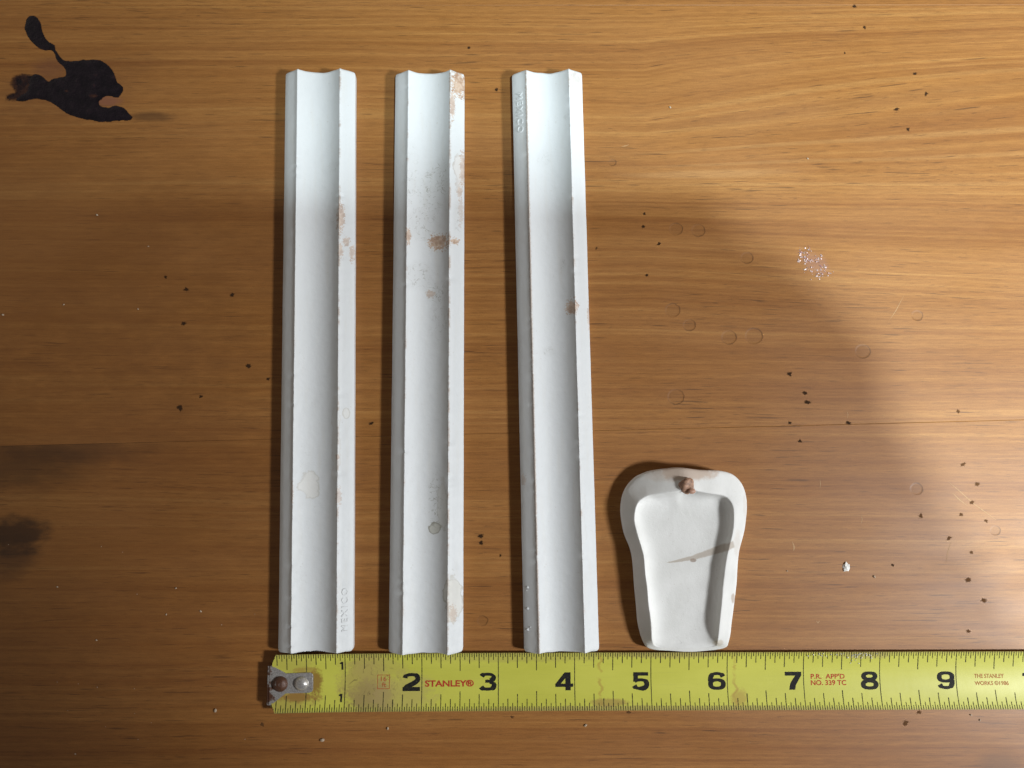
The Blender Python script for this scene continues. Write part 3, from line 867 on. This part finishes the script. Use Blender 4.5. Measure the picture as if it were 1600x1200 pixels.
# heavy wide numerals, drawn as thick strokes on a 10 x 10 body
def stroke_digit(d):
    polys = []
    def rect(x0, y0, x1, y1): polys.append([[(x0, y0), (x1, y0), (x1, y1), (x0, y1)]])
    def band(pts, wid): polys.append(('band', pts, wid))
    def arc(cx, cy, rx, ry, a0, a1, n=14, pw=.82):
        out = []
        for i in range(n + 1):
            a = math.radians(a0 + (a1 - a0) * i / n)
            c, s = math.cos(a), math.sin(a)
            out.append((cx + rx * math.copysign(abs(c) ** pw, c), cy + ry * math.copysign(abs(s) ** pw, s)))
        return out
    V, Hh = 2.7, 1.75                               # stem and hairline widths
    if d == '1':
        rect(3.6, 0, 6.5, 10); polys.append([[(1.2, 7.2), (3.7, 7.2), (3.7, 10), (3.2, 10), (2.6, 9.1), (1.2, 8.8)]])
    elif d == '2':
        band(arc(5, 6.9, 3.5, 2.25, 175, -20) + [(7.2, 4.9), (5.2, 3.7), (2.6, 2.4), (1.5, 1.2)], [V] * 3 + [Hh * 1.05] * 6 + [V] * 10)
        rect(.2, 0, 9.7, 2.2)
    elif d == '3':
        band(arc(4.8, 7.3, 3.3, 1.85, 165, -70), [V] * 3 + [Hh] * 6 + [V] * 6); band(arc(4.8, 2.75, 3.6, 1.9, 75, -165), [Hh] * 3 + [V] * 5 + [Hh] * 4 + [V] * 3)
        rect(3.6, 4.35, 6.4, 6.05)
    elif d == '4':
        rect(5.6, 0, 8.5, 10); rect(.1, 1.9, 9.9, 3.7)
        polys.append([[(.1, 3.4), (5.2, 10), (6.2, 10), (6.2, 7.4), (2.9, 3.4)]])
    elif d == '5':
        rect(1.0, 8.0, 9.2, 10); polys.append([[(1.0, 4.6), (3.4, 4.6), (3.7, 9), (1.2, 9)]])
        band(arc(4.9, 3.3, 3.5, 2.4, 150, -165), [Hh] * 5 + [V] * 6 + [Hh] * 2 + [V] * 2)
    elif d in '69':
        b = [arc(5, 3.2, 3.5, 2.3, 0, 360, 24), arc(5.1, 5.6, 3.6, 3.5, 25, 190)]
        if d == '9': b = [[(10 - x, 10 - y) for x, y in q] for q in b]
        band(b[0], [V + (Hh - V) * abs(math.sin(math.radians(i * 15))) ** 2 for i in range(25)])
        band(b[1], [V] * 3 + [Hh] * 6 + [V] * 6)
    elif d == '7':
        rect(.5, 7.8, 9.5, 10); polys.append([[(2.6, 0), (5.9, 0), (6.4, 2.6), (9.5, 7.9), (9.5, 8.6), (6.4, 8.2), (3.4, 3.6)]])
    elif d == '8':
        band(arc(5, 7.4, 3.1, 1.75, 0, 360, 24), [V + (Hh - V) * abs(math.sin(math.radians(i * 15))) ** 2 for i in range(25)])
        band(arc(5, 2.75, 3.5, 1.95, 0, 360, 24), [V + (Hh - V) * abs(math.sin(math.radians(i * 15))) ** 2 for i in range(25)])
    elif d == '0':
        band(arc(5, 5, 3.5, 4.1, 0, 360, 24), [V + (Hh - V) * abs(math.sin(math.radians(i * 15))) ** 2 for i in range(25)])
    return polys
def tape_digit(txt, s_left, width, t_mid, height, lift=.03):
    bm = bmesh.new()
    layer = 0
    n = len(txt)
    for k, d in enumerate(txt):
        for pl in stroke_digit(d):
            zz = layer; layer += 1
            def put(x, y):
                return bm.verts.new((s_left + (k * 10.6 + x) / 10 * width, t_mid + (y / 10 - .5) * height, zz))
            if pl[0] == 'band':
                _, pts, wid = pl
                closed = math.dist(pts[0], pts[-1]) < .01
                L, R = [], []
                for i, q in enumerate(pts):
                    a = pts[i - 1] if i else (pts[-2] if closed else pts[0])
                    b = pts[i + 1] if i + 1 < len(pts) else (pts[1] if closed else pts[-1])
                    dx, dy = b[0] - a[0], b[1] - a[1]; h = math.hypot(dx, dy) or 1
                    w = wid[min(i, len(wid) - 1)] / 2
                    L.append(put(q[0] - dy / h * w, q[1] + dx / h * w)); R.append(put(q[0] + dy / h * w, q[1] - dx / h * w))
                for i in range(len(pts) - 1):
                    bm.faces.new((L[i], R[i], R[i + 1], L[i + 1]))
            else:
                bm.faces.new([put(x, y) for x, y in pl[0]])
    lev = {v: v.co.z for v in bm.verts}
    for f in bm.faces: pass
    # keep overlapping strokes a hair apart so that no two lie in one plane
    for k in range(-9, 10):
        bmesh.ops.bisect_plane(bm, geom=list(bm.verts) + list(bm.edges) + list(bm.faces), plane_co=(0, k, 0), plane_no=(0, 1, 0), dist=1e-5)
    for v in bm.verts:
        v.co = tape_pt(v.co.x, v.co.y, lift + .004 * v.co.z)
    bmesh.ops.recalc_face_normals(bm, faces=bm.faces)
    return bm_obj('numeral', bm, BLACK, tape)
for k in range(2, 10):
    tape_digit(str(k), S(421.5 + k * PXI) - 30.5 * MMP, 28.5 * MMP, -.25, 27 * MMP)
tape_digit('10', S(1592), 26 * MMP, -.25, 27 * MMP)
tape_digit('1', S(531), 10 * MMP, HWID - 19 * MMP, 12.5 * MMP); tape_digit('1', S(530), 10 * MMP, -HWID + 20 * MMP, 12 * MMP)
tape_text('maker_name', 'STANLEY\u00ae', S(664), S(740), -.75, 10.2 * MMP, RED, .32)
tape_text('red_lettering', "P.R.  APP'D", S(1265), S(1318), 1.15, 7.8 * MMP, RED, .22)
tape_text('red_lettering', 'NO. 339 TC', S(1265), S(1320), -.95, 7.8 * MMP, RED, .22)
tape_text('red_lettering', 'THE STANLEY', S(1520), S(1566), 1.1, 6.5 * MMP, RED_FAINT, .16)
tape_text('red_lettering', 'WORKS \u00a91986', S(1520), S(1573), -1.2, 6.5 * MMP, RED_FAINT, .16)
tape_text('red_lettering', '16', S(595.5), S(604.5), .85, 7.5 * MMP, RED_FAINT, .16)
tape_text('red_lettering', 'ft', S(597), S(604), -1.1, 7 * MMP, RED_FAINT, .16)
def quad_print(name, quads, mat, lift):
    bm = bmesh.new()
    for (s0, t0, s1, t1) in quads:
        nseg = max(1, int(abs(t1 - t0) / .9))
        prev = None
        for i in range(nseg + 1):
            t = t0 + (t1 - t0) * i / nseg
            cur = (bm.verts.new(tape_pt(s0, t, lift)), bm.verts.new(tape_pt(s1, t, lift)))
            if prev: bm.faces.new((prev[0], prev[1], cur[1], cur[0]))
            prev = cur
    return bm_obj(name, bm, mat, tape)
bx0, bx1, by0, by1, bw = S(590), S(609.5), -2.45, 2.2, .22
quad_print('red_box_print', [(bx0, by0, bx0 + bw, by1), (bx1 - bw, by0, bx1, by1), (bx0 + bw, by0, bx1 - bw, by0 + bw), (bx0 + bw, by1 - bw, bx1 - bw, by1)], RED_FAINT, .03)
qs = []
LEN = {32: 6.5, 16: 11, 8: 17, 4: 24, 2: 28}
for i in range(2, 32 * 14):
    s = i * INCH / 32
    if i % 32 == 0:
        qs.append((s - .14, -HWID + .05, s + .14, HWID - .05)); continue
    den = 32
    q = i
    while q % 2 == 0: q //= 2; den //= 2
    ln = LEN[den] * MMP
    w = .13 if den >= 16 else .15
    edge0 = HWID - .05
    if i < 9: edge0 -= max(0, (tape_s0(HWID) - s) + .4)
    for sg in (1, -1):
        if edge0 - (HWID - ln) > .2:
            qs.append((s - w + random.uniform(-.02, .02), sg * (HWID - ln), s + w, sg * edge0))
tk = quad_print('graduation_marks', qs, TICKM, .02)
tk['kind'] = 'stuff'

# hook
def steel(name, rust, end=0.):
    n = NT(name)
    p = n.objmm(); f = n.noise(p, .45, 5, .65); g = n.noise(p, 2.5, 3)
    r = n.step(n.add(n.add(f, rust), n.step(n.xyz(p)[0], t_a.x / MM + 6.0, t_a.x / MM, 0., end)), .60, .74)
    n.set(Base_Color=n.mix(r, n.ramp(g, [(.3, (.34, .32, .305)), (.7, (.58, .56, .54))]), n.mix(g, (.035, .013, .007), (.11, .042, .018))),
          Metallic=n.sub(.60, n.mul(r, .5)), Roughness=n.step(r, 0, 1, .34, .52))
    n.set(Normal=n.bump(n.add(g, f), .3, .0002))
    return n.mat
STEEL = steel('worn_steel', .0, .20); RUST = steel('rusty_steel', .34); STEEL2 = steel('rivet_steel', -.06)
hook = [(.65, 5.8), (1.4, 5.8), (6.2, 3.1), (14.0, 3.25), (14.8, 2.9), (15.1, 2.2), (15.1, -2.2), (14.8, -2.9), (14.0, -3.25), (6.2, -3.3), (1.4, -7.0), (.65, -7.0)]
bm = bmesh.new()
top = [bm.verts.new(tape_pt(s, t * .35, .55) * 1.0 + tnor * (t * .65 * MM)) for s, t in hook]
f = bm.faces.new(top)
f.normal_update()
if f.normal.z < 0: f.normal_flip()
r = bmesh.ops.extrude_face_region(bm, geom=[f])
for v in [g for g in r['geom'] if isinstance(g, bmesh.types.BMVert)]: v.co.z -= .50 * MM
bmesh.ops.recalc_face_normals(bm, faces=bm.faces)
be = [e for e in bm.edges if abs(e.verts[0].co.z - e.verts[1].co.z) < .0004]
bmesh.ops.bevel(bm, geom=be, offset=.18 * MM, segments=2, affect='EDGES')
hk = bm_obj('hook', bm, STEEL, tape, smooth=True, sharp=40)
bm = bmesh.new()
z_top = tape_pt(0, 0, .52).z
c8 = []
for s in (.05, .70):
    for t in (-7.0, 5.8):
        for zz in (.00002, z_top):
            c8.append(bm.verts.new(t_a + tdir * (s * MM) + tnor * (t * (.9 if zz < .001 else 1) * MM) + Vector((0, 0, zz))))
for q in ((0, 1, 3, 2), (4, 6, 7, 5), (0, 4, 5, 1), (2, 3, 7, 6), (0, 2, 6, 4), (1, 5, 7, 3)):
    bm.faces.new([c8[i] for i in q])
bmesh.ops.recalc_face_normals(bm, faces=bm.faces)
bmesh.ops.bevel(bm, geom=list(bm.edges), offset=.16 * MM, segments=2, affect='EDGES')
bm_obj('hook_lip', bm, STEEL, hk, smooth=True, sharp=40)
for (px, r_, m_, sd) in ((441.5, 2.55, RUST, 1.), (474.0, 2.35, STEEL2, 2.)):
    s = S(px)
    bm = bmesh.new()
    c0v = tape_pt(s, -.2, .55)
    prev = None
    prf = [(1.0, -.02), (.99, .10), (.90, .30), (.72, .48), (.48, .60), (.24, .66)]
    for fr, hz in prf:
        cur = [bm.verts.new(c0v + Vector((math.cos(a) * fr * r_, math.sin(a) * fr * r_, hz * r_ * .95)) * MM) for a in [k / 28 * math.tau for k in range(28)]]
        if prev:
            for k in range(28): bm.faces.new((prev[k], prev[(k + 1) % 28], cur[(k + 1) % 28], cur[k]))
        prev = cur
    bm.faces.new(prev)
    for v in bm.verts: v.co += Vector((0, 0, 1)) * mnoise.noise(v.co * 700 + Vector((sd, 0, 0))) * .00016
    bmesh.ops.recalc_face_normals(bm, faces=bm.faces)
    rv = bm_obj('rivet', bm, m_, hk, smooth=True)
    if m_ is RUST: rv['label'] = 'rusty brown rivet'

# ------------------------------------------------------------------ crumbs, dust and glitter
CR = simple('white_crumb', (.78, .77, .73), .8, var=.08, scale=2, bump=.5)
q = at(1322, 886) / MM
bm = bmesh.new(); bmesh.ops.create_icosphere(bm, subdivisions=2, radius=1)
for v in bm.verts:
    k = 1.1 + .7 * mnoise.noise(v.co * 1.4 + Vector((3.3, 0, 1))) + .12 * mnoise.noise(v.co * 4)
    v.co = Vector((v.co.x * 1.05 * k + q.x, v.co.y * 1.3 * k + q.y, max(v.co.z * .38 * k, -.2) + .2)) * MM
cr_ = bm_obj('ceramic_crumb', bm, CR, smooth=False)
tag(cr_, 'tiny white chip of ceramic lying on the bare wood', 'crumb')
bm = bmesh.new()
def speck(px, py, r):
    q = at(px, py)
    mt = Matrix.Translation((q.x, q.y, r / 4620 * .4)) @ Matrix.Rotation(random.random() * 3, 4, 'Z') @ Matrix.Diagonal((1.2, .8, .6, 1))
    bmesh.ops.create_icosphere(bm, subdivisions=1, radius=r / 4620, matrix=mt)
for a in [(1366,901,2.2),(314,955,1.8),(337,1110,2.8),(504,1156,3.2),(606,1138,2.2),(260,960,1.5),(90,917,1.4),(275,919,1.5),(152,336,1.8),(5,492,2.),
          (1047,168,2.),(1262,248,1.6),(915,1133,2.4),(1517,1117,1.8),(1531,1125,1.5),(151,1000,1.6),(118,1178,1.4),(100,476,1.4),(216,483,1.4),(1230,892,1.3),(232,385,1.2)]:
    speck(*a)
for i in range(22):
    speck(random.uniform(0, 600), random.uniform(850, 1200), random.uniform(.5, .9))
d_ = bm_obj('dust', bm, simple('pale_dust', (.42, .33, .24), .9, var=.2))
tag(d_, 'pale specks of dust scattered over the wood', 'dust', kind='stuff')
# white grit on the blade, just above the 8
bm = bmesh.new()
for i in range(46):
    px = random.choice([random.gauss(1330, 9), random.gauss(1295, 16), random.gauss(1345, 14)])
    py = 1022 + abs(random.gauss(0, 7)) if 1318 < px < 1340 else 1020 + abs(random.gauss(0, 3))
    s = S(px); t = (1061.5 - py) * MMP
    if abs(t) < HWID - .1:
        r = random.uniform(.10, .26)
        bmesh.ops.create_icosphere(bm, subdivisions=1, radius=r * MM, matrix=Matrix.Translation(tape_pt(s, t, r * .5)))
g_ = bm_obj('white_grit', bm, CR)
tag(g_, 'fine white grit on the yellow blade above the 8', 'grit', kind='stuff')
GL = NT('glitter_flake')
oi = GL.noise(GL.objmm(), 3, 1)
GL.set(Base_Color=GL.ramp(oi, [(.4, (.30, .12, .13)), (.5, (.52, .40, .37)), (.62, (.66, .52, .48))]), Roughness=.5, Metallic=.2)
bm = bmesh.new()
clusters = [(1255,398,7,6,34),(1262,406,6,4,22),(1281,405,6,6,20),(1264,420,6,3,14),(1285,420,7,5,22),(1281,431,7,4,18),(1264,388,4,3,8),(1296,428,3,3,6),(1248,406,4,3,8)]
for cx, cy, sx, sy, cnt in clusters:
    for i in range(cnt):
        q = at(random.gauss(cx, sx * .7), random.gauss(cy, sy * .7), .0001)
        r = random.uniform(.10, .30) * MM
        m4 = Matrix.Translation(q + Vector((0, 0, r * .3))) @ Matrix.Rotation(random.random() * 6, 4, 'Z') @ Matrix.Rotation(random.uniform(-.6, .6), 4, 'X')
        bmesh.ops.create_circle(bm, cap_ends=True, segments=6, radius=r, matrix=m4)
gl = bm_obj('glitter_patch', bm, GL.mat)
tag(gl, 'small pinkish patch of dried glitter on the bright wood', 'glitter', kind='stuff')

# ------------------------------------------------------------------ the photographer, whose shadow lies on the table
PH = Matrix.Translation((0, 0, CAM_H)) @ Matrix.Rotation(CAM_TILT, 4, 'X')
bm = bmesh.new()
x0, x1, y0, y1, rc = -.020, .134, -.064, .012, .009
loop = []
for cx, cy, a0 in ((x1 - rc, y1 - rc, 0), (x0 + rc, y1 - rc, 90), (x0 + rc, y0 + rc, 180), (x1 - rc, y0 + rc, 270)):
    for k in range(7):
        a = math.radians(a0 + k * 15)
        loop.append((cx + rc * math.cos(a), cy + rc * math.sin(a)))
lo = [bm.verts.new((a, b, .002)) for a, b in loop]; hi = [bm.verts.new((a, b, .010)) for a, b in loop]
for i in range(len(loop)):
    j = (i + 1) % len(loop)
    bm.faces.new((lo[i], lo[j], hi[j], hi[i]))
bm.faces.new(list(reversed(lo))); bm.faces.new(hi)
bmesh.ops.recalc_face_normals(bm, faces=bm.faces)
phone = bpy.data.objects.new('smartphone', None); COL.objects.link(phone)
tag(phone, 'dark smartphone held flat over the table to take the picture', 'phone')
ob = bm_obj('phone_body', bm, simple('phone_black', (.02, .02, .022), .35, var=.1), phone); ob.matrix_local = PH
bm = bmesh.new()
bmesh.ops.create_cube(bm, size=1, matrix=Matrix.Translation((.057, -.026, .0102)) @ Matrix.Diagonal((.146, .068, .0006, 1)))
ob = bm_obj('screen', bm, simple('phone_glass', (.03, .03, .035), .12, var=.1), phone); ob.matrix_local = PH

me = bpy.data.meshes.new('person')
V, E, R_ = [], [], []
def j(co, r, par=None):
    V.append(co); R_.append(r)
    if par is not None: E.append((par, len(V) - 1))
    return len(V) - 1
bx = .12
pel = j((bx, -.66, -.24), .135)
sp = j((bx, -.60, -.05), .16, pel); chst = j((bx, -.46, .17), .19, sp); up_ = j((bx, -.36, .29), .15, chst)
nk = j((bx, -.28, .385), .075, up_); jaw = j((bx, -.175, .41), .095, nk); hd = j((bx, -.135, .48), .125, jaw); crn = j((bx, -.15, .56), .095, hd)
for sg in (1, -1):
    sh = j((bx + sg * .17, -.35, .29), .095, up_)
    el = j((bx + (.15 if sg > 0 else -.30), (-.37 if sg > 0 else -.28), .13), .07, sh)
    wr_x = .175 if sg > 0 else -.085
    wr = j((wr_x, (-.125 if sg > 0 else -.105), (.248 if sg > 0 else .235)), .040, el)
    pm = j((wr_x - sg * .022, -.055, .262), .040, wr)
    edge_x = .134 if sg > 0 else -.020
    kn = j((edge_x + sg * (.010 if sg > 0 else .034), -.040, .272), (.028 if sg > 0 else .046), pm)
    hp = j((bx + sg * .09, -.60, -.28), .09, pel)
    kn2 = j((bx + sg * .11, -.22, -.25), .065, hp); an = j((bx + sg * .11, -.25, -.66), .042, kn2); j((bx + sg * .12, -.12, -.71), .035, an)
    for f_, (dy, ln, rr) in enumerate(((.030, .020, .0085), (.010, .026, .009), (-.012, .024, .0088), (-.032, .018, .0078))):
        a = j((edge_x + sg * (.011 if sg > 0 else .020), (-.040 if sg > 0 else -.028) + dy, .282), rr, kn)
        b = j((edge_x + sg * .002, (-.040 if sg > 0 else -.028) + dy, .288), rr * .95, a)
        j((edge_x - sg * ln, (-.038 if sg > 0 else -.026) + dy, .2915), rr * .8, b)
    th = j((edge_x + sg * .030, -.066, .262), .011, pm)
    j((edge_x + sg * .030, -.035, .2555), .0095, th)
me.from_pydata([Vector(v) for v in V], E, [])
person = link('person', me, simple('grey_clothing', (.10, .10, .12), .9, var=.2, scale=.2))
sk = person.modifiers.new('skin', 'SKIN'); sk.use_smooth_shade = True
for i, s in enumerate(me.skin_vertices[0].data):
    s.radius = (R_[i], R_[i] * (.8 if i in (0, 1, 2, 3) else 1)); s.use_root = (i == 0)
ss = person.modifiers.new('sub', 'SUBSURF'); ss.levels = 1; ss.render_levels = 1
tag(person, 'person seated at the table edge holding the phone in both hands', 'person')
